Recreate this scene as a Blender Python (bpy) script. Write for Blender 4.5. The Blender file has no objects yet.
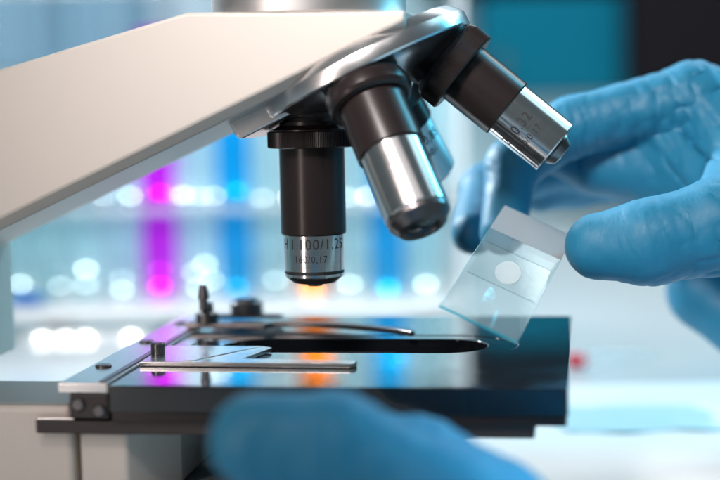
import bpy, bmesh, math, random
import numpy as np
from mathutils import Vector, Matrix, noise
random.seed(4)
S = bpy.context.scene
COL = S.collection
MM = 0.001
rad = math.radians

# ------------------------------------------------------------------ camera
CAM_H = 142.0
PITCH, ROLL, YAW = 5.2, 1.2, 8.4
FPX = 1500.0
cd = bpy.data.cameras.new('camera')
cam = bpy.data.objects.new('camera', cd); COL.objects.link(cam)
cam.location = (0, 0, CAM_H*MM)
cam.rotation_mode = 'QUATERNION'
cam.rotation_quaternion = (Matrix.Rotation(rad(90-PITCH), 3, 'X') @ Matrix.Rotation(rad(-ROLL), 3, 'Z')).to_quaternion()
cd.sensor_width = 36; cd.lens = 75
cd.clip_start = 0.01; cd.clip_end = 50
cd.dof.use_dof = True; cd.dof.focus_distance = 0.488; cd.dof.aperture_fstop = 5.4; cd.dof.aperture_ratio = 0.78
S.camera = cam

# ------------------------------------------------------------------ world, lamps, exposure
w = bpy.data.worlds.new('World'); S.world = w; w.use_nodes = True
bg = w.node_tree.nodes['Background']
bg.inputs[0].default_value = (0.56, 0.70, 0.76, 1); bg.inputs[1].default_value = 0.15
S.view_settings.view_transform = 'Standard'; S.view_settings.look = 'None'
S.view_settings.exposure = 0.0; S.view_settings.gamma = 1
S.cycles.use_denoising = True
S.cycles.caustics_reflective = False; S.cycles.caustics_refractive = False
S.cycles.max_bounces = 14; S.cycles.transparent_max_bounces = 24
S.cycles.transmission_bounces = 10; S.cycles.glossy_bounces = 6; S.cycles.diffuse_bounces = 4
S.cycles.sample_clamp_indirect = 12

def area(name, loc, to, sx, sy, watt, col, spread=180):
    l = bpy.data.lights.new(name, 'AREA'); l.shape = 'RECTANGLE'; l.size = sx*MM; l.size_y = sy*MM
    l.energy = watt; l.color = col; l.spread = rad(spread)
    o = bpy.data.objects.new(name, l); COL.objects.link(o)
    o.location = Vector(loc)*MM
    o.rotation_mode = 'QUATERNION'
    o.rotation_quaternion = (Vector(to)-Vector(loc)).to_track_quat('-Z', 'Y')
    return o
area('bench_lamp', (470, 960, 600), (250, 880, 0), 240, 240, 1.0, (0.88, 0.97, 1.0))  # area light added to brighten the table, no source in view
area('fill_lamp', (-230, 760, 300), (90, 540, 115), 60, 60, 0.30, (0.90, 0.97, 1.0), 50)
area('cyan_front_lamp', (200, 260, 330), (88, 335, 50), 60, 60, 0.10, (0.16, 0.72, 1.0), 34)
area('wall_lamp', (0, 1250, 900), (0, 1620, 120), 1100, 120, 10, (0.86, 0.96, 1.0))
area('rack_lamp', (-60, 600, 380), (-60, 950, 80), 300, 50, 0.75, (1.0, 0.95, 0.93), 100)
area('warm_strip_lamp', (-270, 180, 190), (0, 480, 120), 16, 330, 0.48, (1.0, 0.84, 0.77))
area('key_lamp', (-110, 220, 375), (42, 480, 172), 90, 90, 0.25, (1.0, 0.92, 0.88), 60)
area('soft_lamp', (-40, 60, 640), (0, 480, 120), 520, 300, 0.36, (1.0, 0.91, 0.91))
area('cyan_lamp', (400, 680, 380), (30, 500, 110), 90, 320, 1.5, (0.10, 0.70, 1.0))
area('hand_lamp', (330, 520, 520), (130, 530, 110), 160, 160, 0.12, (0.60, 0.88, 1.0))

# ------------------------------------------------------------------ pixel ray -> point at a real distance
_p, _r, _y = rad(PITCH), rad(ROLL), rad(YAW)
FW = Vector((0, math.cos(_p), -math.sin(_p))); UP = Vector((0, math.sin(_p), math.cos(_p)))
def ray(px, py):
    x, y = px-360, py-240
    x2 = x*math.cos(_r)-y*math.sin(_r); y2 = y*math.cos(_r)+x*math.sin(_r)
    return Vector((x2/FPX, 0, 0)) + FW + UP*(-y2/FPX)
def P(px, py, Y):
    d = ray(px, py); return Vector((0, 0, CAM_H)) + d*(Y/d.y)
AX = Vector((-16.3, 500, 0))
UR = Vector((math.cos(_y), -math.sin(_y), 0)); UD = Vector((math.sin(_y), math.cos(_y), 0))
def L(px, py, c):                       # microscope frame: x, z on the plane y = c
    d = ray(px, py); o = Vector((0, 0, CAM_H)); t = (c-(o-AX).dot(UD))/d.dot(UD)
    q = o+d*t-AX; return (q.dot(UR), q.z)
def G(px, py, Z):                       # microscope frame: x, y on the height Z
    d = ray(px, py); o = Vector((0, 0, CAM_H)); t = (Z-CAM_H)/d.z
    q = o+d*t-AX; return (q.dot(UR), q.dot(UD))

# ------------------------------------------------------------------ materials
def mat(name): 
    m = bpy.data.materials.new(name); m.use_nodes = True
    return m, m.node_tree, m.node_tree.nodes['Principled BSDF']
def bump(nt, b, scale, strength, dist=0.0002, detail=4, vec=(1,1,1)):
    tc = nt.nodes.new('ShaderNodeTexCoord'); mp = nt.nodes.new('ShaderNodeMapping')
    mp.inputs['Scale'].default_value = vec
    n = nt.nodes.new('ShaderNodeTexNoise'); n.inputs['Scale'].default_value = scale; n.inputs['Detail'].default_value = detail
    bp = nt.nodes.new('ShaderNodeBump'); bp.inputs['Strength'].default_value = strength; bp.inputs['Distance'].default_value = dist
    nt.links.new(tc.outputs['Object'], mp.inputs['Vector']); nt.links.new(mp.outputs[0], n.inputs['Vector'])
    nt.links.new(n.outputs['Fac'], bp.inputs['Height']); nt.links.new(bp.outputs[0], b.inputs['Normal'])
    return n, mp
def roughvar(nt, b, n, lo, hi):
    r = nt.nodes.new('ShaderNodeMapRange'); r.inputs['To Min'].default_value = lo; r.inputs['To Max'].default_value = hi
    nt.links.new(n.outputs['Fac'], r.inputs['Value']); nt.links.new(r.outputs[0], b.inputs['Roughness'])
def simple(name, col, rough, metal=0.0, bs=None, spec=0.5, rv=None, **kw):
    m, nt, b = mat(name)
    b.inputs['Base Color'].default_value = (*col, 1); b.inputs['Roughness'].default_value = rough
    b.inputs['Metallic'].default_value = metal; b.inputs['Specular IOR Level'].default_value = spec
    for k, v in kw.items(): b.inputs[k.replace('_', ' ')].default_value = v
    if bs:
        n, mp = bump(nt, b, *bs)
        if rv: roughvar(nt, b, n, *rv)
    return m
M = {}
M['paint'] = simple('beige_enamel', (0.66, 0.605, 0.555), 0.42, bs=(900, 0.14, 0.0003, 3), spec=0.45)
M['chrome'] = simple('polished_chrome', (0.78, 0.77, 0.78), 0.10, 1.0, bs=(160, 0.05, 0.0002, 5), rv=(0.20, 0.30))
M['sleeve'] = simple('satin_nickel', (0.74, 0.74, 0.74), 0.2, 1.0, bs=(500, 0.10, 0.0001, 3, (0.08, 0.08, 3.0)), rv=(0.13, 0.21))
M['satin'] = simple('satin_aluminium', (0.74, 0.72, 0.72), 0.40, 1.0, bs=(500, 0.10, 0.0001, 3, (0.08, 0.08, 3.0)))
M['black'] = simple('black_anodised', (0.018, 0.013, 0.013), 0.28, bs=(700, 0.12, 0.0001, 3), spec=0.32)
M['blackmat'] = simple('black_crackle', (0.03, 0.023, 0.022), 0.5, bs=(900, 0.3, 0.0002, 3))
M['stage'] = simple('glossy_black_stage', (0.006, 0.008, 0.011), 0.10, bs=(1400, 0.10, 0.00005, 2), rv=(0.08, 0.14), spec=0.3, Coat_Weight=1.0, Coat_Roughness=0.05, Coat_IOR=1.5)
_nt = M['stage'].node_tree; _b = _nt.nodes['Principled BSDF']
_n = _nt.nodes.new('ShaderNodeTexNoise'); _n.inputs['Scale'].default_value = 38; _n.inputs['Detail'].default_value = 6; _n.inputs['Distortion'].default_value = 0.8
_tc = _nt.nodes.new('ShaderNodeTexCoord'); _mr = _nt.nodes.new('ShaderNodeMapRange')
_mr.inputs['From Min'].default_value = 0.42; _mr.inputs['From Max'].default_value = 0.68; _mr.inputs['To Min'].default_value = 0.035; _mr.inputs['To Max'].default_value = 0.13
_nt.links.new(_tc.outputs['Object'], _n.inputs['Vector']); _nt.links.new(_n.outputs['Fac'], _mr.inputs['Value']); _nt.links.new(_mr.outputs[0], _b.inputs['Coat Roughness'])
M['void'] = simple('slot_black', (0.004, 0.004, 0.004), 0.7)
M['steel'] = simple('bright_steel', (0.84, 0.82, 0.82), 0.22, 1.0, bs=(500, 0.15, 0.0001, 4, (0.15, 2, 1)), rv=(0.16, 0.32))
M['gun'] = simple('dark_steel', (0.16, 0.15, 0.155), 0.28, 0.9, bs=(600, 0.15, 0.0001, 4))
M['ink'] = simple('engraving_ink', (0.012, 0.012, 0.014), 0.6)
M['lens'] = simple('front_lens_glass', (0.02, 0.025, 0.03), 0.03, spec=0.8, Coat_Weight=1.0)
M['rack'] = simple('white_acrylic', (0.82, 0.84, 0.85), 0.25, bs=(60, 0.05, 0.0003, 3), spec=0.6)
M['table'] = simple('white_laminate', (0.72, 0.76, 0.78), 0.15, bs=(40, 0.05, 0.0003, 4), rv=(0.10, 0.18))
M['greyteal'] = simple('grey_hammer_paint', (0.30, 0.36, 0.37), 0.5, bs=(900, 0.35, 0.0003, 3))  # grey-teal shade on the beige body, put into the colour
M['redcap'] = simple('red_plastic', (0.62, 0.01, 0.03), 0.3)
M['bluecap'] = simple('blue_plastic', (0.01, 0.16, 0.55), 0.3)
M['bluepale'] = simple('pale_cyan_plastic', (0.12, 0.52, 0.66), 0.35)
M['paper'] = simple('paper_white', (0.85, 0.85, 0.84), 0.7)

def glove_mat():
    m, nt, b = mat('blue_nitrile')
    b.inputs['Base Color'].default_value = (0.013, 0.180, 0.320, 1); b.inputs['Specular IOR Level'].default_value = 0.42
    b.inputs['Roughness'].default_value = 0.42
    b.inputs['Sheen Weight'].default_value = 0.05; b.inputs['Sheen Tint'].default_value = (0.5, 0.8, 1, 1)
    tc = nt.nodes.new('ShaderNodeTexCoord')
    n1 = nt.nodes.new('ShaderNodeTexNoise'); n1.inputs['Scale'].default_value = 1800; n1.inputs['Detail'].default_value = 2
    n2 = nt.nodes.new('ShaderNodeTexNoise'); n2.inputs['Scale'].default_value = 130; n2.inputs['Detail'].default_value = 4; n2.inputs['Distortion'].default_value = 0.7
    mx = nt.nodes.new('ShaderNodeMath'); mx.operation = 'MULTIPLY_ADD'; mx.inputs[1].default_value = 6.0
    bp = nt.nodes.new('ShaderNodeBump'); bp.inputs['Strength'].default_value = 0.25; bp.inputs['Distance'].default_value = 0.00015
    n3 = nt.nodes.new('ShaderNodeTexNoise'); n3.inputs['Scale'].default_value = 55; n3.inputs['Detail'].default_value = 3; n3.inputs['Distortion'].default_value = 1.2
    mp = nt.nodes.new('ShaderNodeMapping'); mp.inputs['Scale'].default_value = (2.2, 1.0, 0.8); mp.inputs['Rotation'].default_value = (0.2, 0.5, 0.3)
    nt.links.new(tc.outputs['Object'], mp.inputs['Vector']); nt.links.new(mp.outputs[0], n3.inputs['Vector'])
    def mth(op, a, v):
        n = nt.nodes.new('ShaderNodeMath'); n.operation = op; nt.links.new(a, n.inputs[0]); n.inputs[1].default_value = v; return n.outputs[0]
    rg = mth('POWER', mth('SUBTRACT', mth('ABSOLUTE', mth('SUBTRACT', n3.outputs['Fac'], 0.5), 0), 0.0), 0.45)
    ad = nt.nodes.new('ShaderNodeMath'); ad.operation = 'MULTIPLY_ADD'; ad.inputs[1].default_value = 5.5
    nt.links.new(rg, ad.inputs[0])
    for n in (n1, n2): nt.links.new(tc.outputs['Object'], n.inputs['Vector'])
    nt.links.new(n2.outputs['Fac'], mx.inputs[0]); nt.links.new(n1.outputs['Fac'], mx.inputs[2])
    nt.links.new(mx.outputs[0], ad.inputs[2]); nt.links.new(ad.outputs[0], bp.inputs['Height']); nt.links.new(bp.outputs[0], b.inputs['Normal'])
    roughvar(nt, b, n2, 0.44, 0.62)
    return m
M['glove'] = glove_mat()

def glass_mat(name, tint, gloss_boost=1.0, diffuse=0.0, dcol=(1,1,1), rough=0.02, trans=0.0):
    m = bpy.data.materials.new(name); m.use_nodes = True; nt = m.node_tree; nt.nodes.clear()
    out = nt.nodes.new('ShaderNodeOutputMaterial')
    t = nt.nodes.new('ShaderNodeBsdfTransparent'); t.inputs[0].default_value = (*tint, 1)
    g = nt.nodes.new('ShaderNodeBsdfGlossy'); g.inputs['Roughness'].default_value = rough
    ge = nt.nodes.new('ShaderNodeNewGeometry'); dt = nt.nodes.new('ShaderNodeVectorMath'); dt.operation = 'DOT_PRODUCT'
    nt.links.new(ge.outputs['Incoming'], dt.inputs[0]); nt.links.new(ge.outputs['Normal'], dt.inputs[1])
    def math_(op, a, b=None, c=None):
        n = nt.nodes.new('ShaderNodeMath'); n.operation = op
        for q, v in zip(n.inputs, (a, b, c)):
            if v is None: continue
            if isinstance(v, (int, float)): q.default_value = v
            else: nt.links.new(v, q)
        return n
    c = math_('ABSOLUTE', dt.outputs['Value']); c = math_('SUBTRACT', 1.0, c.outputs[0]); c = math_('POWER', c.outputs[0], 5.0)
    ml = math_('MULTIPLY_ADD', c.outputs[0], 0.95*gloss_boost, 0.04*gloss_boost); ml.use_clamp = True
    base = t.outputs[0]
    if diffuse:
        d = nt.nodes.new('ShaderNodeBsdfTranslucent'); d.inputs[0].default_value = (*dcol, 1)
        d2 = nt.nodes.new('ShaderNodeBsdfDiffuse'); d2.inputs[0].default_value = (*dcol, 1)
        md = nt.nodes.new('ShaderNodeMixShader'); md.inputs[0].default_value = 0.5
        nt.links.new(d.outputs[0], md.inputs[1]); nt.links.new(d2.outputs[0], md.inputs[2])
        mm = nt.nodes.new('ShaderNodeMixShader'); mm.inputs[0].default_value = diffuse
        nt.links.new(t.outputs[0], mm.inputs[1]); nt.links.new(md.outputs[0], mm.inputs[2]); base = mm.outputs[0]
    mix = nt.nodes.new('ShaderNodeMixShader')
    nt.links.new(ml.outputs[0], mix.inputs[0]); nt.links.new(base, mix.inputs[1]); nt.links.new(g.outputs[0], mix.inputs[2])
    nt.links.new(mix.outputs[0], out.inputs[0])
    return m
M['tubeglass'] = glass_mat('tube_glass', (0.96, 0.985, 0.99), 1.0)
M['slideglass'] = glass_mat('slide_glass', (0.94, 0.985, 0.99), 0.7, 0.20, (0.84, 0.97, 1.0))
M['slideedge'] = glass_mat('slide_ground_edge', (0.35, 0.80, 0.86), 0.8, 0.55, (0.10, 0.62, 0.75), 0.15)
M['frost'] = glass_mat('frosted_label', (0.8, 0.8, 0.8), 0.5, 0.66, (0.66, 0.66, 0.68), 0.4)
M['cover'] = glass_mat('cover_glass', (0.99, 1.0, 1.0), 0.5, 0.05, (0.95, 1, 1))
M['coveredge'] = glass_mat('cover_glass_edge', (0.30, 0.45, 0.48), 0.5)
M['spot'] = glass_mat('dried_smear', (0.95, 0.95, 0.95), 0.3, 0.9, (0.95, 0.97, 0.97), 0.5)
def liq(name, c): return glass_mat(name, c, 0.3, 0.12, c, 0.1)
M['magenta'] = liq('magenta_liquid', (1.0, 0.10, 1.0))
M['blue'] = liq('blue_liquid', (0.01, 0.74, 1.0))
M['orange'] = liq('orange_liquid', (1.0, 0.47, 0.045))
M['water'] = liq('pale_liquid', (0.86, 0.96, 0.975))

# ------------------------------------------------------------------ object helpers
def finish(me, smooth=30):
    if smooth is not None:
        me.shade_smooth(); me.set_sharp_from_angle(angle=rad(smooth))
def obj(name, me, m, parent=None, smooth=30, bevel=0.0, seg=2):
    if isinstance(me, bmesh.types.BMesh):
        b = me; me = bpy.data.meshes.new(name); b.normal_update(); b.to_mesh(me); b.free()
    me.name = name
    if me.get('flat'): smooth = 10
    me.transform(Matrix.Scale(MM, 4))
    finish(me, smooth)
    for mm in (m if isinstance(m, (list, tuple)) else [m]): me.materials.append(mm)
    o = bpy.data.objects.new(name, me); COL.objects.link(o)
    if parent: o.parent = parent
    if bevel:
        bv = o.modifiers.new('bevel', 'BEVEL'); bv.width = bevel*MM; bv.segments = seg; bv.limit_method = 'ANGLE'; bv.angle_limit = rad(35)
        wn = o.modifiers.new('normals', 'WEIGHTED_NORMAL'); wn.keep_sharp = True
    return o
def tag(o, label=None, cat=None, group=None, kind=None):
    for k, v in (('label', label), ('category', cat), ('group', group), ('kind', kind)):
        if v: o[k] = v
    return o
def thing(name, label, cat, loc=(0, 0, 0), rotz=0.0, group=None):
    o = bpy.data.objects.new(name, None); COL.objects.link(o); o.empty_display_size = 0.02
    o.location = Vector(loc)*MM; o.rotation_euler = (0, 0, rotz)
    return tag(o, label, cat, group)
def box(bm, x0, x1, y0, y1, z0, z1):
    v = [bm.verts.new(p) for p in ((x0,y0,z0),(x1,y0,z0),(x1,y1,z0),(x0,y1,z0),(x0,y0,z1),(x1,y0,z1),(x1,y1,z1),(x0,y1,z1))]
    for f in ((0,3,2,1),(4,5,6,7),(0,1,5,4),(1,2,6,5),(2,3,7,6),(3,0,4,7)): bm.faces.new([v[i] for i in f])
def bx(*a):
    b = bmesh.new(); box(b, *a); return b
def lathe(prof, seg=96, mod=None, bm=None, tf=None):
    """revolve (r, z) about z; mod(i, k) scales the radius of ring k at segment i"""
    b = bm or bmesh.new(); rings = []
    for k, (r, z) in enumerate(prof):
        if r < 1e-6: rings.append([b.verts.new((0, 0, z))]); continue
        ring = []
        for i in range(seg):
            a = 2*math.pi*i/seg; rr = r*(mod(i, k) if mod else 1)
            ring.append(b.verts.new((rr*math.cos(a), rr*math.sin(a), z)))
        rings.append(ring)
    for A, B in zip(rings, rings[1:]):
        for i in range(seg):
            j = (i+1) % seg
            if len(A) == 1 and len(B) == 1: continue
            if len(A) == 1: b.faces.new((A[0], B[j], B[i]))
            elif len(B) == 1: b.faces.new((A[i], A[j], B[0]))
            else: b.faces.new((A[i], A[j], B[j], B[i]))
    if tf:
        vs = [v for r in rings for v in r]; bmesh.ops.transform(b, matrix=tf, verts=vs)
    bmesh.ops.recalc_face_normals(b, faces=b.faces[:])
    return b
def prism(bm, pts, axis, a, c, pts2=None):
    """polygon pts in the plane normal to axis, from a to c (pts2: the outline at c)"""
    def v3(p, t): return {'y': (p[0], t, p[1]), 'z': (p[0], p[1], t), 'x': (t, p[0], p[1])}[axis]
    A = [bm.verts.new(v3(p, a)) for p in pts]; B = [bm.verts.new(v3(p, c)) for p in (pts2 or pts)]
    n = len(pts)
    bm.faces.new(A); bm.faces.new(B[::-1])
    for i in range(n): bm.faces.new((A[i], B[i], B[(i+1) % n], A[(i+1) % n]))
    bmesh.ops.recalc_face_normals(bm, faces=bm.faces[:])
    return bm
def plate2d(loops, z0, z1, bev=0.3, res=2):
    """flat plate with rounded edges and holes: loops of (x, y), first is the outline"""
    cu = bpy.data.curves.new('tmp', 'CURVE'); cu.dimensions = '2D'; cu.fill_mode = 'BOTH'
    for lp in loops:
        sp = cu.splines.new('POLY'); sp.points.add(len(lp)-1); sp.use_cyclic_u = True
        for q, (x, y) in zip(sp.points, lp): q.co = (x, y, 0, 1)
    cu.extrude = (z1-z0)/2-bev; cu.bevel_depth = bev; cu.bevel_resolution = res; cu.offset = -bev
    o = bpy.data.objects.new('tmp', cu); COL.objects.link(o)
    dg = bpy.context.evaluated_depsgraph_get()
    me = bpy.data.meshes.new_from_object(o.evaluated_get(dg))
    bpy.data.objects.remove(o); bpy.data.curves.remove(cu)
    me.materials.clear(); me['flat'] = 1
    me.transform(Matrix.Translation((0, 0, (z0+z1)/2)))
    b = bmesh.new(); b.from_mesh(me); bmesh.ops.remove_doubles(b, verts=b.verts[:], dist=1e-4); bmesh.ops.recalc_face_normals(b, faces=b.faces[:]); b.to_mesh(me); b.free()
    return me
def stadium(x0, x1, yc, r, n=20):
    pts = [(x1-r+r*math.cos(a), yc+r*math.sin(a)) for a in (math.pi*(i/n-0.5) for i in range(n+1))]
    pts += [(x0+r+r*math.cos(a), yc+r*math.sin(a)) for a in (math.pi*(i/n+0.5) for i in range(n+1))]
    return pts
def rrect(x0, x1, y0, y1, r, n=6):
    pts = []
    for cx, cy, a0 in ((x1-r, y1-r, 0), (x0+r, y1-r, 90), (x0+r, y0+r, 180), (x1-r, y0+r, 270)):
        pts += [(cx+r*math.cos(rad(a0+90*i/n)), cy+r*math.sin(rad(a0+90*i/n))) for i in range(n+1)]
    return pts
def tube_along(pts, r, n=16, bm=None):
    b = bm or bmesh.new(); pts = [Vector(p) for p in pts]; prev = None
    rs = r if isinstance(r, (list, tuple)) else [r]*len(pts)
    for k, p in enumerate(pts):
        d = (pts[min(k+1, len(pts)-1)]-pts[max(k-1, 0)]).normalized()
        q = d.to_track_quat('Z', 'Y')
        ring = [b.verts.new(p+q @ Vector((rs[k]*math.cos(2*math.pi*i/n), rs[k]*math.sin(2*math.pi*i/n), 0))) for i in range(n)]
        if prev:
            for i in range(n): b.faces.new((prev[i], prev[(i+1) % n], ring[(i+1) % n], ring[i]))
        else: b.faces.new(ring[::-1])
        prev = ring
    b.faces.new(prev); bmesh.ops.recalc_face_normals(b, faces=b.faces[:])
    return b
def lettering(lines, radius, ang):
    """lines of (text, cap height, z, thickness offset, start shift); bent round a cylinder about z, centred at angle ang"""
    out = bmesh.new()
    for txt, h, z, off, shift in lines:
        cu = bpy.data.curves.new('tmp', 'FONT'); cu.body = txt; cu.size = h/0.70; cu.align_x = 'CENTER'; cu.offset = off
        cu.resolution_u = 4; cu.space_character = 1.12
        o = bpy.data.objects.new('tmp', cu); COL.objects.link(o)
        dg = bpy.context.evaluated_depsgraph_get()
        me = bpy.data.meshes.new_from_object(o.evaluated_get(dg)); bpy.data.objects.remove(o); bpy.data.curves.remove(cu)
        b = bmesh.new(); b.from_mesh(me); bpy.data.meshes.remove(me)
        xs = [v.co.x for v in b.verts]; x = min(xs)
        while x < max(xs):
            x += 0.35
            bmesh.ops.bisect_plane(b, geom=b.verts[:]+b.edges[:]+b.faces[:], plane_co=(x, 0, 0), plane_no=(1, 0, 0))
        for v in b.verts:
            a = ang+(v.co.x*0.90+shift)/radius
            v.co = Vector((radius*math.cos(a), radius*math.sin(a), z+v.co.y))
        me2 = bpy.data.meshes.new('tmp'); b.to_mesh(me2); b.free(); out.from_mesh(me2); bpy.data.meshes.remove(me2)
    return out

# ================================================================== setting
tag(obj('table_top', bx(-1500, 1500, -300, 1800, -30, 0), M['table'], bevel=2), kind='structure')
wl = bmesh.new(); box(wl, -2500, 2500, 1800, 1830, -800, 2000)
M['wall'] = simple('pale_blue_grey_wall', (0.50, 0.68, 0.74), 0.6, bs=(8, 0.1, 0.002, 3))
tag(obj('wall', wl, M['wall']), kind='structure')
fl = bx(-3000, 3000, -1500, 3000, -830, -800)
M['floor'] = simple('grey_floor', (0.35, 0.37, 0.38), 0.5, bs=(5, 0.1, 0.002, 3))
tag(obj('floor', fl, M['floor']), kind='structure')

# blurred furniture along the wall
M['teal'] = simple('teal_panel', (0.0, 0.145, 0.225), 0.6, bs=(20, 0.1, 0.001, 3), spec=0.12)
M['dark'] = simple('dark_cabinet', (0.008, 0.006, 0.009), 0.7, bs=(20, 0.1, 0.001, 3), spec=0.15)
M['slat'] = simple('blind_slat', (0.42, 0.48, 0.56), 0.5, bs=(10, 0.1, 0.001, 3))
t = thing('cupboard', 'teal cupboard door blurred behind the right hand objective', 'cupboard', (285, 1700, 0))
x0, x1 = P(478, 40, 1700).x-285, P(636, 40, 1700).x-285
obj('carcass', bx(x0, x1, 0, 90, 148, 258), M['teal'], t, bevel=2)
obj('door', bx(x0+4, x1-4, -18, -1, 151, 255), M['teal'], t, bevel=2)
hb = tube_along([(x0+22, -19, 166), (x0+22, -40, 166), (x0+22, -40, 192), (x0+22, -19, 192)], 4)
obj('handle', hb, M['steel'], t)
t = thing('wall_cabinet', 'charcoal wall cabinet above the teal cupboard at the top edge of the view', 'wall cabinet', (285, 1700, 0))  # block above the view, added to darken what the stage reflects
obj('carcass', bx(x0-60, x1, 0, 90, 262, 520), M['dark'], t, bevel=2)
obj('door', bx(x0-56, x1-4, -20, -1, 265, 517), M['dark'], t, bevel=2)
t = thing('instrument_cabinet', 'black cabinet far behind the gloved hand in the upper right corner', 'cabinet', (560, 1650, 0))
x0 = P(627, 40, 1650).x-560
obj('carcass', bx(x0, x0+420, 0, 140, 150, 620), M['dark'], t, bevel=3)
obj('door', bx(x0+5, x0+415, -16, -1, 155, 615), M['dark'], t, bevel=3)
bl = thing('vertical_blind', 'grey blue vertical blind hanging behind the test tube rack', 'blind', (-420, 1690, 0))
M['slat2'] = simple('blind_slat_light', (0.60, 0.68, 0.76), 0.5, bs=(10, 0.1, 0.001, 3))
M['slat3'] = simple('blind_slat_blue', (0.26, 0.42, 0.56), 0.5, bs=(10, 0.1, 0.001, 3))
for k in range(19):
    sb = bmesh.new(); box(sb, -15, 15, -0.8, 0.8, 190, 639)
    bmesh.ops.rotate(sb, verts=sb.verts[:], matrix=Matrix.Rotation(rad(random.choice((12, 38, 58))+random.uniform(-6, 6)), 3, 'Z'))
    bmesh.ops.translate(sb, verts=sb.verts[:], vec=(-235+k*32+random.uniform(-3, 3), 0, 0))
    obj('slat', sb, M[random.choice(('slat', 'slat2', 'slat3', 'slat'))], bl)
obj('head_rail', bx(-260, 370, -22, 22, 640, 675), M['rack'], bl, bevel=2)

# ================================================================== microscope
mic = thing('microscope', 'beige laboratory microscope with chrome nosepiece over a glossy black stage', 'microscope', AX, -_y)
# arm: front face and its under-bevel from the photograph's outline, carried on to the pillar outside the frame
topA = [L(0, 70, -33), L(185, 14, -33), L(404, 12, -33)]
lowA = [L(258, 92, -33), L(0, 218, -33)]
s_t = (topA[1][1]-topA[0][1])/(topA[1][0]-topA[0][0]); s_l = (lowA[0][1]-lowA[1][1])/(lowA[0][0]-lowA[1][0])
def on(p, s, x): return (x, p[1]+s*(x-p[0]))
xr = topA[2][0]
tipz = on(lowA[0], 0.46, xr)[1]
front = [on(topA[0], s_t, -165), topA[1], topA[2], (xr, tipz), lowA[0], on(lowA[0], s_l, -118), (-118, 54), (-190, 54), (-190, on(topA[0], s_t, -165)[1]-14)]
def grow(poly, d):
    return [(p[0], p[1]+(d if i in (0, 1, 2) else 0)-(3.6 if i in (3, 4, 5) else 0)) for i, p in enumerate(poly)]
ab = bmesh.new()
rings = []
for poly, y in ((front, -33), (grow(front, 0.7), -29), (grow(front, 0.7), 29), (front, 33)):
    rings.append([ab.verts.new((q[0], y, q[1])) for q in poly])
ab.faces.new(rings[0]); ab.faces.new(rings[-1][::-1])
for A, B in zip(rings, rings[1:]):
    for i in range(len(A)): ab.faces.new((A[i], B[i], B[(i+1) % len(A)], A[(i+1) % len(A)]))
bmesh.ops.recalc_face_normals(ab, faces=ab.faces[:])
obj('arm', ab, M['paint'], mic, bevel=0.7, seg=3)
hr = lathe([(0, 170.5), (31.2, 170.5), (32, 171.2), (32, 177.5), (31, 178.5), (30.5, 178.5), (30.5, 182), (32, 183), (32, 190), (0, 190)], 128)
bmesh.ops.translate(hr, verts=hr.verts[:], vec=(1, 0, 0))
ho = obj('head_ring', hr, M['satin'], mic)
hh = lathe([(0, 190.2), (30, 190.2), (32, 194), (32, 226), (28, 232), (0, 232)], 96); bmesh.ops.translate(hh, verts=hh.verts[:], vec=(1, 0, 0))
obj('head', hh, M['paint'], mic)
# lower body
hy = G(30, 378, 54)[1]
fh = obj('focus_housing', bx(-190, -63.6, -62, hy, 0.2, 52.6), M['paint'], mic, bevel=2.2, seg=4)
obj('housing_lid', bx(-189, -64.6, -60.5, hy-1, 52.61, 53.2), M['greyteal'], fh, bevel=0.25)  # thin plate carrying the housing's shaded top face in its colour
cb = bmesh.new()
prism(cb, [(-61.6, -62), (-47, -62), (-35, -44), (-35, 40), (-61.6, 40)], 'z', 24.5, 44.6)
obj('stage_carriage', cb, M['paint'], mic, bevel=1.2, seg=3)
obj('base', plate2d([rrect(-62.6, 46, -66, 66, 14, 10)], 0.4, 24, 2.0, 3), M['greyteal'], mic)  # shade below the stage is put into the base colour
cl = lathe([(0, 27), (20, 27), (22, 29), (22, 36), (25, 37), (25, 44), (0, 44)], 80)
obj('condenser', cl, M['gun'], mic)

# stage: plate with the long slot, recessed rim, sliding plate below
slot = stadium(-33, 58, 8.5, 15)
rim = stadium(-44, 68, 8.5, 22)
stage_o = rrect(-50.2, 85.4, -68, 77.5, 0.8)
stg = obj('stage', plate2d([stage_o, rim], 52.0, 60, 0.35), M['stage'], mic)
obj('slot_ledge', plate2d([stadium(-43.9, 67.9, 8.5, 21.9), slot], 54.5, 59.75, 0.3), M['stage'], stg)
obj('lower_plate', plate2d([rrect(-74, 75.7, -66, 70, 1.0), stadium(-30, 55, 8.5, 12)], 45, 48.9, 0.3), M['blackmat'], stg)
obj('stage_skirt', plate2d([rrect(-50, 85, -67.4, 77, 1.2), stadium(-40, 64, 8.5, 20)], 49.0, 51.9, 0.2), M['black'], stg)
obj('bright_strip', bx(-73.4, -62, -65.4, 60, 48.95, 49.6), M['steel'], stg, bevel=0.2)

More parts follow.
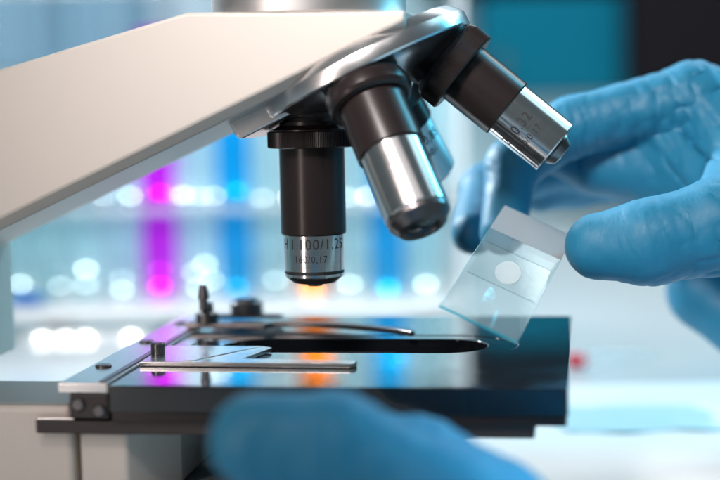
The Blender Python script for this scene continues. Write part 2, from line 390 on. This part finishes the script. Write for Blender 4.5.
# slide holder: rail along the left, clips, screws
rl = G(62, 384, 63); 
rail = plate2d([[(-65.5, -67.5), (-50.5, -67.5), (-50.5, 64), (-55, 78), (-65.5, 78)]], 57.6, 60.7, 0.4)
hold = obj('slide_holder', rail, M['steel'], mic)
obj('rail_groove', bx(-53.6, -51.6, -66, 62, 60.71, 61.1), M['gun'], hold, bevel=0.1)
obj('rail_end_block', bx(-62.5, -50.4, -67.2, -50, 49.7, 57.5), M['blackmat'], hold, bevel=0.6)
for yy in (-40, 8, 52):
    s = lathe([(0, 60.75), (2.6, 60.75), (2.6, 61.2), (2.2, 61.5), (0, 61.5)], 40); bmesh.ops.translate(s, verts=s.verts[:], vec=(-60.5, yy, 0))
    obj('screw', s, M['gun'], hold)
for zz, xx in ((54.2, -59.6), (52.4, -53.2)):
    s = lathe([(0, 0), (1.9, 0), (1.9, 0.8), (1.5, 1.2), (0, 1.2)], 32)
    bmesh.ops.rotate(s, verts=s.verts[:], matrix=Matrix.Rotation(rad(90), 3, 'X')); bmesh.ops.translate(s, verts=s.verts[:], vec=(xx, -67.3, zz))
    obj('screw', s, M['gun'], hold)
fc = [(-50, -35.5), (18, -37), (19.4, -35.7), (19.4, -32), (18.4, -31), (-18, -28.5), (-13, -7), (-16, -4.5), (-50, -3.5)]
obj('front_clip', plate2d([fc], 60.08, 61.6, 0.3), M['steel'], hold)
obj('clip_shim', plate2d([[(-36, -34), (-33, -34), (-17.2, -6), (-20, -6)]], 61.61, 61.9, 0.1), M['steel'], hold)
bc = []
for i in range(13):
    u = i/12; bc.append((-22+53*u, 42-1-21*u*u))
bcl = [(-55, 46), (-24, 44.5), (-20, 47.5)]+[(x+1, y+5.2-1.4*k/12) for k, (x, y) in enumerate(bc[1:-1])]+[(31.5, 22.5), (32, 20.5), (30.6, 19)]+[(x, y) for x, y in bc[::-1][1:]]+[(-25, 37), (-55, 38.5)]
obj('rear_clip', plate2d([bcl], 61.15, 63.0, 0.35), M['gun'], hold)
def stud(name, px, py, prof, m, Z=65.2):
    x, y = G(px, py, Z); s = lathe(prof, 48); bmesh.ops.translate(s, verts=s.verts[:], vec=(x, y, 0)); return obj(name, s, m, hold)
stud('clip_screw', 158, 354, [(0, 61.65), (2.3, 61.65), (2.3, 65), (1.9, 65.5), (0, 65.5)], M['gun'], 61.65)
stud('clip_post', 207, 322, [(0, 63.3), (4.2, 63.3), (4.2, 66.5), (2.6, 67.2), (2.4, 70.4), (0, 70.4)], M['gun'], 63.3)
stud('tension_pin', 204, 316, [(0, 68.5), (1.6, 70.5), (1.5, 74), (2.1, 74.3), (1.3, 79.0), (0, 79.2)], M['gun'], 68)
stud('tension_knob', 247, 314, [(0, 63.3), (6.2, 63.3), (6.2, 67.6), (5.6, 68.2), (4.0, 68.2), (3.8, 69.2), (0, 69.2)], M['gun'], 63.3)
kx, ky = G(247, 314, 63.3)
obj('tension_lever', plate2d([[(kx-13, ky-3), (kx+12, ky-3), (kx+14, ky), (kx+12, ky+3), (kx-13, ky+3)]], 62.0, 63.25, 0.2), M['gun'], hold)

# nosepiece
S1 = Vector((0.9, 0, 137)); TILT = rad(25)
aV = Vector((math.sin(TILT), 0, -math.cos(TILT))); sV = Vector((math.cos(TILT), 0, math.sin(TILT))); yV = Vector((0, 1, 0))
CN = S1+sV*24
frame = Matrix((( sV.x, 0, -aV.x, CN.x), (0, 1, 0, CN.y), (sV.z, 0, -aV.z, CN.z), (0, 0, 0, 1)))   # local z = -a (up), x = along the disc
tb = lathe([(0, 13), (33.6, 13), (36.8, 9.8), (37, 9.4), (37, 5.4), (36.4, 4.8), (33, 4.4), (30.5, 3.0), (17, -1.5), (12, -4), (9, -7), (0, -7.6)], 160, tf=frame)
nose = obj('nosepiece', tb, M['chrome'], mic)
nb = bmesh.new(); prism(nb, [(-44.5, 3.2), (-46, 5), (-46, 13.6), (-43, 15.2), (20, 15.2), (20, 13.05), (-5, 13.05), (-5, 3.2)], 'y', -17, 17)
bmesh.ops.transform(nb, matrix=frame, verts=nb.verts[:])
obj('nosepiece_mount', nb, M['chrome'], mic, bevel=0.8, seg=3)

def objective(sock, d, ring, barrel, sleeve, groove, tip, lens, text=None, coll=8.2, metal='sleeve'):
    """all profiles are (radius, distance along d from the shoulder)"""
    d = d.normalized(); zc = -d
    yc = Vector((0, 1, 0)); xc = yc.cross(zc).normalized(); yc = zc.cross(xc).normalized()
    mtx = Matrix(((xc.x, yc.x, zc.x, sock.x*MM), (xc.y, yc.y, zc.y, sock.y*MM), (xc.z, yc.z, zc.z, sock.z*MM), (0, 0, 0, 1)))
    pr = lambda L_: [(r, -s) for r, s in L_]
    o = obj('objective', lathe(pr(barrel), 128), M['black'], nose)
    o.matrix_local = mtx
    kn = 150
    i0, i1 = ring[1]
    rg = lathe(pr(ring[0]), kn*2, mod=lambda i, k: (1-0.012*(i % 2)) if i0 <= k <= i1 else 1)
    obj('knurled_ring', rg, M['black'], o, smooth=20)
    obj('sleeve', lathe(pr(sleeve), 128), M[metal], o)
    if groove: obj('groove_ring', lathe(pr(groove), 128), M['ink'], o)
    obj('tip_mount', lathe(pr(tip), 96), M['gun'], o)
    obj('front_lens', lathe(pr(lens), 64), M['lens'], o)
    obj('shoulder', lathe(pr([(0, -6), (coll, -6), (coll, -1.0), (coll+0.8, 0.3), (0, 0.3)]), 96), M['blackmat'], o)
    if text:
        lt = lettering(*text); obj('lettering', lt, M['ink'], o, smooth=None)
    return o
# 100x, in the working position
objective(S1, Vector((0, 0, -1)),
    ring=([(9, -0.6), (9.8, 1.2), (12.6, 2.9), (14.0, 3.1), (14.0, 3.6), (14.7, 3.9), (14.7, 8.8), (14.2, 9.2), (10, 9.2)], (5, 6)),
    barrel=[(0, 0), (10.6, 0.6), (10.9, 9), (10.9, 37.6), (10.6, 38.1), (0, 38.1)],
    sleeve=[(10.0, 36), (10.0, 50.0), (9.7, 50.2), (9.7, 50.95), (10.0, 51.1), (10.0, 52.0), (9.7, 52.3), (0, 52.3)],
    groove=[(9.78, 50.15), (9.95, 50.3), (9.95, 50.85), (9.78, 51.0)],
    tip=[(9.6, 52.2), (7.2, 54.2), (6.6, 54.4), (3.4, 54.9), (0, 54.9)], lens=[(2.6, 54.85), (2.4, 55.5), (0, 55.7)],
    text=([('H I 100/1,25', 3.5, -42.6, 0.006, 0), ('160/0,17', 2.3, -46.9, 0.006, -0.6)], 10.03, rad(-90)-rad(-6)))
cA, sA = math.cos(rad(25)), math.sin(rad(25))
# the one leaning towards the camera
objective(CN-yV*24, aV*cA-yV*sA,
    ring=([(8, -2), (11.5, -1.2), (13.2, 0.2), (13.8, 2.0), (13.8, 5.2), (13.2, 6.4), (12.0, 7.0), (9.5, 7.0)], (99, 99)),
    barrel=[(0, 0), (10.6, 1), (10.9, 7), (10.9, 24.4), (10.5, 24.9), (0, 24.9)],
    sleeve=[(10.2, 20), (10.2, 47.0), (9.9, 47.4), (0, 47.4)], groove=None,
    tip=[(9.9, 47.3), (9.8, 48.9), (7.6, 51.9), (5.6, 52.3), (5.0, 51.3), (0, 51.3)], lens=[(4.2, 51.2), (3.6, 51.5), (0, 51.8)])
# the one leaning away behind it
objective(CN+yV*24, aV*cA+yV*sA,
    ring=([(8, -1), (10.8, 0.4), (12.4, 1.2), (12.4, 6.2), (11.8, 6.8), (9, 6.8)], (2, 3)),
    barrel=[(0, 0), (10.2, 1), (10.2, 15.5), (9.9, 16), (0, 16)],
    sleeve=[(9.6, 14), (9.3, 36.5), (8.9, 37.0), (0, 37.0)], groove=None,
    tip=[(8.8, 36.9), (7.2, 38.4), (0, 38.6)], lens=[(4, 38.5), (3, 39), (0, 39.2)],
    text=([('63/0,85', 3.4, -22.5, 0.006, 0), ('160/-', 2.3, -27.0, 0.006, 0)], 9.62, rad(-62)), metal='satin')
# the one out to the right
d4 = (aV*cA+sV*sA)
objective(CN+sV*24, d4,
    ring=([(8.5, -4), (12.2, -3), (12.6, 1.0), (13.6, 1.4), (14.6, 3.4), (14.6, 9.0), (13.9, 9.6), (10.4, 9.6)], (4, 5)),
    barrel=[(0, 0), (10.2, 1), (10.4, 9), (10.4, 27.6), (10.0, 28.1), (0, 28.1)],
    sleeve=[(9.6, 26), (9.6, 47.6), (9.3, 48.0), (8.2, 48.0), (8.0, 47.4), (0, 47.4)], groove=None,
    tip=[(5.8, 47.3), (5.8, 48.8), (4.4, 51.2), (3.0, 51.6), (0, 51.6)], lens=[(2.4, 51.5), (2.0, 51.8), (0, 51.9)],
    text=([('20/0.32', 3.3, -36.2, 0.006, -3.6), ('160/0.17', 2.3, -40.6, 0.006, -3.0)], 9.63, rad(-90)))

# ================================================================== glass slide
sc = Vector((48.3, 481.8, 87.46)); ea = (0.3743, 0.4333, -0.2152)
sl = thing('glass_slide', 'glass microscope slide with frosted end tilted over the stage by the gloved hand', 'slide', sc)
sl.rotation_euler = ea
def slab(x0, x1, y0, y1, z0, z1, edge_idx=1):
    b = bx(x0, x1, y0, y1, z0, z1); b.faces.ensure_lookup_table()
    for f in b.faces:
        if abs(f.normal.z) < 0.5 if f.normal.length else False: f.material_index = edge_idx
    b.normal_update()
    for f in b.faces: f.material_index = 0 if abs(f.normal.z) > 0.5 else edge_idx
    return b
obj('pane', slab(-13, 13, -38, 38, -0.55, 0.55), [M['slideglass'], M['slideedge']], sl, smooth=None, bevel=0.12, seg=2)
obj('frosted_end', bx(-12.9, 12.9, 19, 37.9, 0.56, 0.62), M['frost'], sl, smooth=None)
obj('cover_slip', slab(-11.4, 12.0, -13.5, 9.5, 0.57, 0.76), [M['cover'], M['coveredge']], sl, smooth=None)
sp = lathe([(0, 0.78), (4.1, 0.78), (4.1, 0.86), (0, 0.9)], 64, tf=Matrix.Diagonal((1, 1.8, 1, 1))); bmesh.ops.translate(sp, verts=sp.verts[:], vec=(0.0, -3.5, 0))
obj('specimen_spot', sp, M['spot'], sl)

# ================================================================== test tubes and rack
RY = 950.0; RX0 = P(160, 250, RY).x
PITCHX = 24.1
spots = [(k, RX0+k*PITCHX) for k in range(-6, 8)]
xl, xrk = spots[0][1]-20, spots[-1][1]+20
rk = thing('test_tube_rack', 'white acrylic test tube rack in the blurred background left of the objectives', 'rack', (0, RY, 0))
def ring_pts(cx, r, n=28): return [(cx+r*math.cos(2*math.pi*i/n), r*math.sin(2*math.pi*i/n)) for i in range(n)]
M['clearshelf'] = glass_mat('translucent_acrylic', (0.92, 0.97, 0.98), 1.0, 0.38, (0.85, 0.90, 0.92), 0.15)
holes = [ring_pts(x, 11.3) for _, x in spots]
obj('shelf', plate2d([rrect(xl, xrk, -27, 27, 4)]+holes, 75.5, 81, 0.8), M['clearshelf'], rk)
obj('shelf', plate2d([rrect(xl, xrk, -27, 27, 4)]+holes, 214, 220, 0.8), M['rack'], rk)
obj('base_shelf', plate2d([rrect(xl, xrk, -30, 30, 4)], 12, 20, 0.8), M['rack'], rk)
for xx in (xl-4.2, xrk+0.2): obj('end_panel', bx(xx, xx+4, -30, 34, 0.2, 223), M['rack'], rk, bevel=0.8)
M['backing'] = simple('pale_cyan_acrylic', (0.60, 0.80, 0.85), 0.4, bs=(20, 0.1, 0.001, 3))
obj('back_panel', bx(xl, xrk, 30.2, 33, 20.2, 166), M['backing'], rk, bevel=0.6)  # panel added to brighten the gaps between tubes and the stage reflections
for xx in [xl+20+i*(xrk-xl-40)/4 for i in range(5)]:
    f = lathe([(0, 0.2), (8, 0.2), (9, 1.2), (9, 10), (7, 11.9), (0, 11.9)], 40); bmesh.ops.translate(f, verts=f.verts[:], vec=(xx, 0, 0)); obj('foot', f, M['steel'], rk)

# glowing beads added behind the tubes, for the round glints through and between them
M['led'], nt, b = mat('lit_lamp'); b.inputs['Base Color'].default_value = (1, 0.97, 0.94, 1)
b.inputs['Emission Color'].default_value = (1.0, 0.95, 0.91, 1); b.inputs['Emission Strength'].default_value = 15
ls = thing('light_strip', 'row of small lit white lamps on a frame behind the test tubes', 'light strip', (0, RY+22, 0))
LY = RY+22
pts = [(60, 286), (86, 269), (86, 285), (122, 279), (122, 290), (160, 270), (160, 286), (194, 272), (205, 264), (212, 280), (198, 288), (237, 287), (275, 280), (312, 291), (350, 284), (388, 288), (426, 284), (20, 284),
       (104, 196), (130, 196), (183, 195), (200, 196), (213, 196), (237, 191), (262, 198), (160, 193), (290, 197), (348, 197), (368, 196), (312, 282)]
for px in (148, 160, 172, 186, 198, 210, 230, 238, 305, 312, 319, 381, 388, 395): pts += [(px, 88+0.02*px), (px, 112-0.02*px)]  # beads hidden behind arm and objectives, added for the stage reflections
for px, py in pts:
    q = P(px, py, LY)
    b = bmesh.new(); bmesh.ops.create_uvsphere(b, u_segments=20, v_segments=12, radius=(random.uniform(1.0, 1.8) if px != 312 else 2.1), matrix=Matrix.Translation((q.x, 0, q.z)))
    obj('lamp', b, M['led'], ls)
zl = [P(px, 285, LY).z for px in (60, 388)]; zm = [P(px, 196, LY).z for px in (60, 388)]
for nm, z in (('lower_bar', zl), ('upper_bar', zm)):
    obj(nm, tube_along([(xl+4, 3.4, z[0]), (xrk-4, 3.4, z[1])], 1.6, 12), M['rack'], ls)
for xx in (xl+4, xrk-4): obj('upright', tube_along([(xx, 5.4, 0.2), (xx, 5.4, zm[0]+6)], 1.8, 12), M['rack'], ls)
fs = thing('light_bar', 'short bar with four small lit lamps low in front of the rack base', 'light bar', (0, RY-36, 0))
q0, q1 = P(36, 341, RY-36), P(138, 341, RY-36)
obj('bar', bx(q0.x-8, q1.x+8, 1.6, 6, 0.1, 5), M['rack'], fs, bevel=0.5)
for px in (42, 65, 86, 131):  # glowing beads added for the low round glints
    q = P(px, 339, RY-36); b = bmesh.new(); bmesh.ops.create_uvsphere(b, u_segments=20, v_segments=12, radius=1.15, matrix=Matrix.Translation((q.x, 0, 2.4)))
    obj('lamp', b, M['led'], fs)

def tube_profile(r, H, zb, closed=False):
    pr = [(0, zb)]+[(r*math.sin(a), zb+r-r*math.cos(a)) for a in (math.pi/2*i/10 for i in range(1, 11))]+[(r, H)]
    return pr
kinds = {0: ('magenta', 172), 2: ('blue', 166), 4: ('orange', 164), 6: ('blue', 168)}
labels = {0: 'test tube of magenta liquid in the white rack', 2: 'test tube of blue liquid just right of the magenta tube', 4: 'test tube of orange liquid hidden behind the vertical objective',
          6: 'test tube of blue liquid right of the orange tube and behind the chrome objectives'}
clear = {-6: 'clear test tube at the far left end of the rack', -5: 'second clear test tube from the left end of the rack', -4: 'third clear test tube from the left end of the rack',
         -3: 'fourth clear test tube from the left end of the rack', -2: 'clear test tube two places left of the magenta tube', -1: 'clear test tube directly left of the magenta tube',
         1: 'clear test tube between the magenta tube and the first blue tube', 3: 'clear test tube between the first blue tube and the orange tube',
         5: 'clear test tube between the orange tube and the second blue tube', 7: 'clear test tube at the right hand end of the rack'}
shell_me = None
for k, x in spots:
    m, lv = kinds.get(k, ('water', 120+random.uniform(-18, 40)))
    t = thing('test_tube', labels.get(k) or clear[k], 'test tube', (x, RY, 20.3), 0, 'test tubes standing in the rack')
    t.rotation_euler = (rad(random.uniform(-0.4, 0.4)), rad(random.uniform(-0.5, 0.5)), 0)
    if shell_me is None:
        b = lathe(tube_profile(11.1, 240, 0)+[(11.7, 241), (11.7, 242.6), (10.4, 242.6)], 48); o = obj('glass', b, M['tubeglass'], t); shell_me = o.data
    else:
        o = bpy.data.objects.new('glass', shell_me); COL.objects.link(o); o.parent = t
    obj('liquid', lathe(tube_profile(10.6, lv, 0.6)+[(0, lv)], 48), M[m], t)

# things lying on the table, far out of focus
def tp(px, py): 
    d = ray(px, py); q = Vector((0, 0, CAM_H))+d*(-CAM_H/d.z); return q
c = tp(590, 372)
t = thing('sample_tube', 'small clear sample tube with a red cap lying on the white table', 'sample tube', (c.x, c.y, 6.2)); t.rotation_euler = (0, 0, rad(12))
cb_ = lathe([(0, -12), (3.8, -12), (4.1, -11), (4.1, -4), (3.8, -3.6), (0, -3.6)], 40, tf=Matrix.Rotation(rad(90), 4, 'Y'))
obj('cap', cb_, M['redcap'], t)
bb = lathe([(5, -3.5), (5, 26), (2, 38), (0, 39)], 40, tf=Matrix.Rotation(rad(90), 4, 'Y')); obj('vial', bb, M['tubeglass'], t)
c = tp(632, 421)
M['wipe'] = simple('pale_cyan_tissue', (0.48, 0.68, 0.73), 0.8, bs=(120, 0.4, 0.001, 4))
wb = bmesh.new(); bmesh.ops.create_grid(wb, x_segments=40, y_segments=30, size=1)
for v in wb.verts:
    x, y = v.co.x*34, v.co.y*26
    v.co = Vector((x+2*math.sin(y*0.2), y+2.2*math.sin(x*0.17), 0.5+0.35*math.sin(x*0.21+y*0.1)+0.12*math.sin(y*0.5)))
r_ = bmesh.ops.extrude_face_region(wb, geom=wb.faces[:]); bmesh.ops.translate(wb, verts=[q for q in r_['geom'] if isinstance(q, bmesh.types.BMVert)], vec=(0, 0, 0.4))
bmesh.ops.recalc_face_normals(wb, faces=wb.faces[:])
bmesh.ops.translate(wb, verts=wb.verts[:], vec=(c.x, c.y, 0.6))
tag(obj('tissue_wipe', wb, M['wipe'], smooth=60), 'rumpled pale cyan wipe lying on the white sheet right of the stage', 'wipe')
c = tp(630, 440)
tag(obj('paper_sheet', plate2d([rrect(c.x-70, c.x+120, c.y-90, c.y+120, 2)], 0.2, 0.6, 0.05), M['paper']), 'white paper sheet lying on the table under the cyan wipe', 'paper')
c = P(22, 284, 915)
t = thing('tube_stopper', 'small blue stopper lying on the base of the rack at the left edge', 'stopper', (c.x, 928, 20.4+4.6)); t.rotation_euler = (0, 0, rad(4))
obj('plug', lathe([(0, -11), (3.6, -11), (4.4, 3), (0, 3)], 32, tf=Matrix.Rotation(rad(90), 4, 'Y')), M['bluecap'], t)
obj('flange', lathe([(0, 3.1), (4.6, 3.1), (4.6, 8), (4.0, 8.6), (0, 8.6)], 32, tf=Matrix.Rotation(rad(90), 4, 'Y')), M['bluecap'], t)

# ================================================================== gloved hands
def hand_mesh(chains, k=1.3, voxel=0.9, folds=(), amp=0.35, seed=0.0):
    caps = []
    for ch in chains:
        for (a, ra), (b, rb) in zip(ch, ch[1:]): caps.append((np.array(a), np.array(b), ra, rb))
    A = np.array([c[0] for c in caps]); B = np.array([c[1] for c in caps]); RA = np.array([c[2] for c in caps]); RB = np.array([c[3] for c in caps])
    AB = B-A; LL = (AB**2).sum(1)
    fold = [(np.array(p), np.array(Vector(d).normalized()), R, lam, am) for p, d, R, lam, am in folds]
    def f(X):
        out = np.empty(len(X))
        for s in range(0, len(X), 20000):
            x = X[s:s+20000]
            ap = x[:, None, :]-A[None]
            t = np.clip((ap*AB[None]).sum(2)/LL[None], 0, 1)
            d = np.sqrt(((ap-t[..., None]*AB[None])**2).sum(2))-(RA+(RB-RA)*t)
            m = d.min(1)
            v = m-k*np.log(np.exp(-(d-m[:, None])/k).sum(1))
            for p, ax, R, lam, am in fold:
                q = x-p; s_ = q@ax; dist = np.sqrt((q**2).sum(1))
                wob = 0.25*lam*np.sin(q[:, 0]*0.33+q[:, 2]*0.41)
                v += am*np.exp(-(dist/R)**2*1.2)*((1-np.abs(np.sin(math.pi*(s_+wob)/lam)))**2.2)
            out[s:s+20000] = v
        return out
    bm = bmesh.new()
    for a, b, ra, rb in caps:
        n = max(2, int(np.linalg.norm(b-a)/(0.35*min(ra, rb)))+1)
        for i in range(n+1):
            u = i/n; c = a+(b-a)*u
            bmesh.ops.create_icosphere(bm, subdivisions=2, radius=float(ra+(rb-ra)*u), matrix=Matrix.Translation(Vector(c)))
    me = bpy.data.meshes.new('t'); bm.to_mesh(me); bm.free()
    o = bpy.data.objects.new('t', me); COL.objects.link(o)
    r = o.modifiers.new('r', 'REMESH'); r.mode = 'VOXEL'; r.voxel_size = voxel
    s = o.modifiers.new('s', 'SMOOTH'); s.factor = 0.5; s.iterations = 8
    dg = bpy.context.evaluated_depsgraph_get(); out = bpy.data.meshes.new_from_object(o.evaluated_get(dg))
    bpy.data.objects.remove(o)
    X = np.empty(len(out.vertices)*3); out.vertices.foreach_get('co', X); X = X.reshape(-1, 3)
    for it in range(7):
        v = f(X); e = 0.25
        g = np.stack([f(X+np.eye(3)[i]*e)-v for i in range(3)], 1)/e
        g /= np.maximum((g**2).sum(1, keepdims=True), 0.2)
        X -= np.clip(v, -1.2, 1.2)[:, None]*g*0.8
    g = np.stack([f(X+np.eye(3)[i]*0.25)-f(X) for i in range(3)], 1); g /= np.linalg.norm(g, axis=1, keepdims=True)+1e-9
    dn = np.array([noise.fractal(Vector(x)*0.055+Vector((seed, 0, 0)), 1.0, 2.0, 3)+0.35*noise.noise(Vector((x[0]*0.35, x[1]*0.12, x[2]*0.12))) for x in X])
    X += g*(dn*amp)[:, None]
    out.vertices.foreach_set('co', X.reshape(-1)); out.update()
    b = bmesh.new(); b.from_mesh(out); bmesh.ops.remove_doubles(b, verts=b.verts[:], dist=0.02); bmesh.ops.smooth_vert(b, verts=b.verts[:], factor=0.3); b.to_mesh(out); b.free()
    return out

wr = P(850, 185, 575)
imcp, ipip, idip, itip = P(694, 98, 552), P(572, 126, 556), P(513, 166, 546), P(502, 232, 532)
mmcp, mpip, mdip, mtip = P(722, 118, 578), P(560, 160, 606), P(486, 190, 585), P(474, 232, 556)
rmcp, rpip, rdip, rtip = P(750, 150, 602), P(640, 176, 632), P(572, 184, 622), P(540, 192, 608)
pmcp, ppip, ptip = P(790, 205, 612), P(704, 292, 600), P(770, 352, 580)
tcmc, tmcp, tip_, ttip = P(810, 228, 525), P(722, 226, 487), P(650, 242, 488), P(598, 246, 494)
ch = [
    [(imcp, 12.8), (ipip, 10.6), (idip, 9.4), (itip, 8.3)],
    [(mmcp, 13), (mpip, 10.8), (mdip, 9.6), (mtip, 8.6)],
    [(rmcp, 13), (rpip, 10.4), (rdip, 9.4), (rtip, 8.4)],
    [(pmcp, 16), (ppip, 14), (ptip, 13)],
    [(tcmc, 18), (tmcp, 15.2), (tip_, 13.6), (ttip, 11.2)],
    [(wr, 24), (imcp, 13)], [(wr, 24), (mmcp, 14)], [(wr, 24), (rmcp, 14)], [(wr, 24), (pmcp, 15)], [(wr, 24), (tcmc, 19)],
    [(imcp, 11), (P(748, 165, 530), 13), (tmcp, 12)],
    [(P(655, 125, 560), 9), (P(715, 190, 530), 9)], [(rpip, 10), (P(720, 190, 580), 14)], [(P(598, 164, 606), 13), (P(705, 178, 590), 18)], [(P(690, 186, 575), 14), (P(740, 205, 560), 17)], [(P(548, 146, 578), 9.5), (P(600, 164, 570), 11.0), (P(662, 172, 558), 13), (P(720, 196, 538), 15)],
    [(wr, 24), (P(1150, 150, 640), 34)],
]
fx = lambda p, q: (q-p)
folds = [(ipip, fx(imcp, ipip), 16, 3.8, 0.7), (idip, fx(ipip, idip), 12, 3.6, 0.5), (imcp, fx(imcp, wr), 24, 7.5, 1.2), (P(662, 120, 541), fx(imcp, ipip), 18, 8.0, 1.0),
         (tip_, fx(tmcp, tip_), 15, 4.2, 0.5), (tmcp, fx(tcmc, tmcp), 22, 6.4, 0.9), (mdip, fx(mpip, mdip), 12, 3.0, 0.4), (P(700, 150, 530), Vector((1, 0, 0.25)), 24, 8.5, 1.3)]
rh = obj('person', hand_mesh(ch, 1.6, 0.95, folds, 0.4, 3.0), M['glove'], smooth=60)
tag(rh, 'gloved right hand in blue nitrile pinching the glass slide between thumb and index finger', 'person')

a0, a1, a2, a3 = P(259, 442, 350), P(335, 448, 348), P(452, 505, 340), P(620, 640, 320)
b0, b1, b2, b3 = P(362, 452, 372), P(420, 464, 368), P(500, 512, 360), P(640, 650, 335)
c0, c1, c2 = P(420, 590, 395), P(500, 610, 375), P(640, 690, 340)
wf = P(860, 760, 300)
ch2 = [[(a0, 11.9), (a1, 12.8), (a2, 13.2), (a3, 15)], [(b0, 10.5), (b1, 11.4), (b2, 12), (b3, 15)], [(c0, 10), (c1, 11), (c2, 14)],
       [(wf, 21), (a3, 14)], [(wf, 21), (b3, 15)], [(wf, 21), (c2, 14)]]
folds2 = [(a1, a1-a0, 26, 7.5, 0.6), (b1, b1-b0, 26, 7.5, 0.6)]
lh = obj('person', hand_mesh(ch2, 1.6, 0.95, folds2, 0.4, 9.0), M['glove'], smooth=60)
tag(lh, 'large blurred blue gloved fingers in the foreground before the front edge of the stage', 'person')
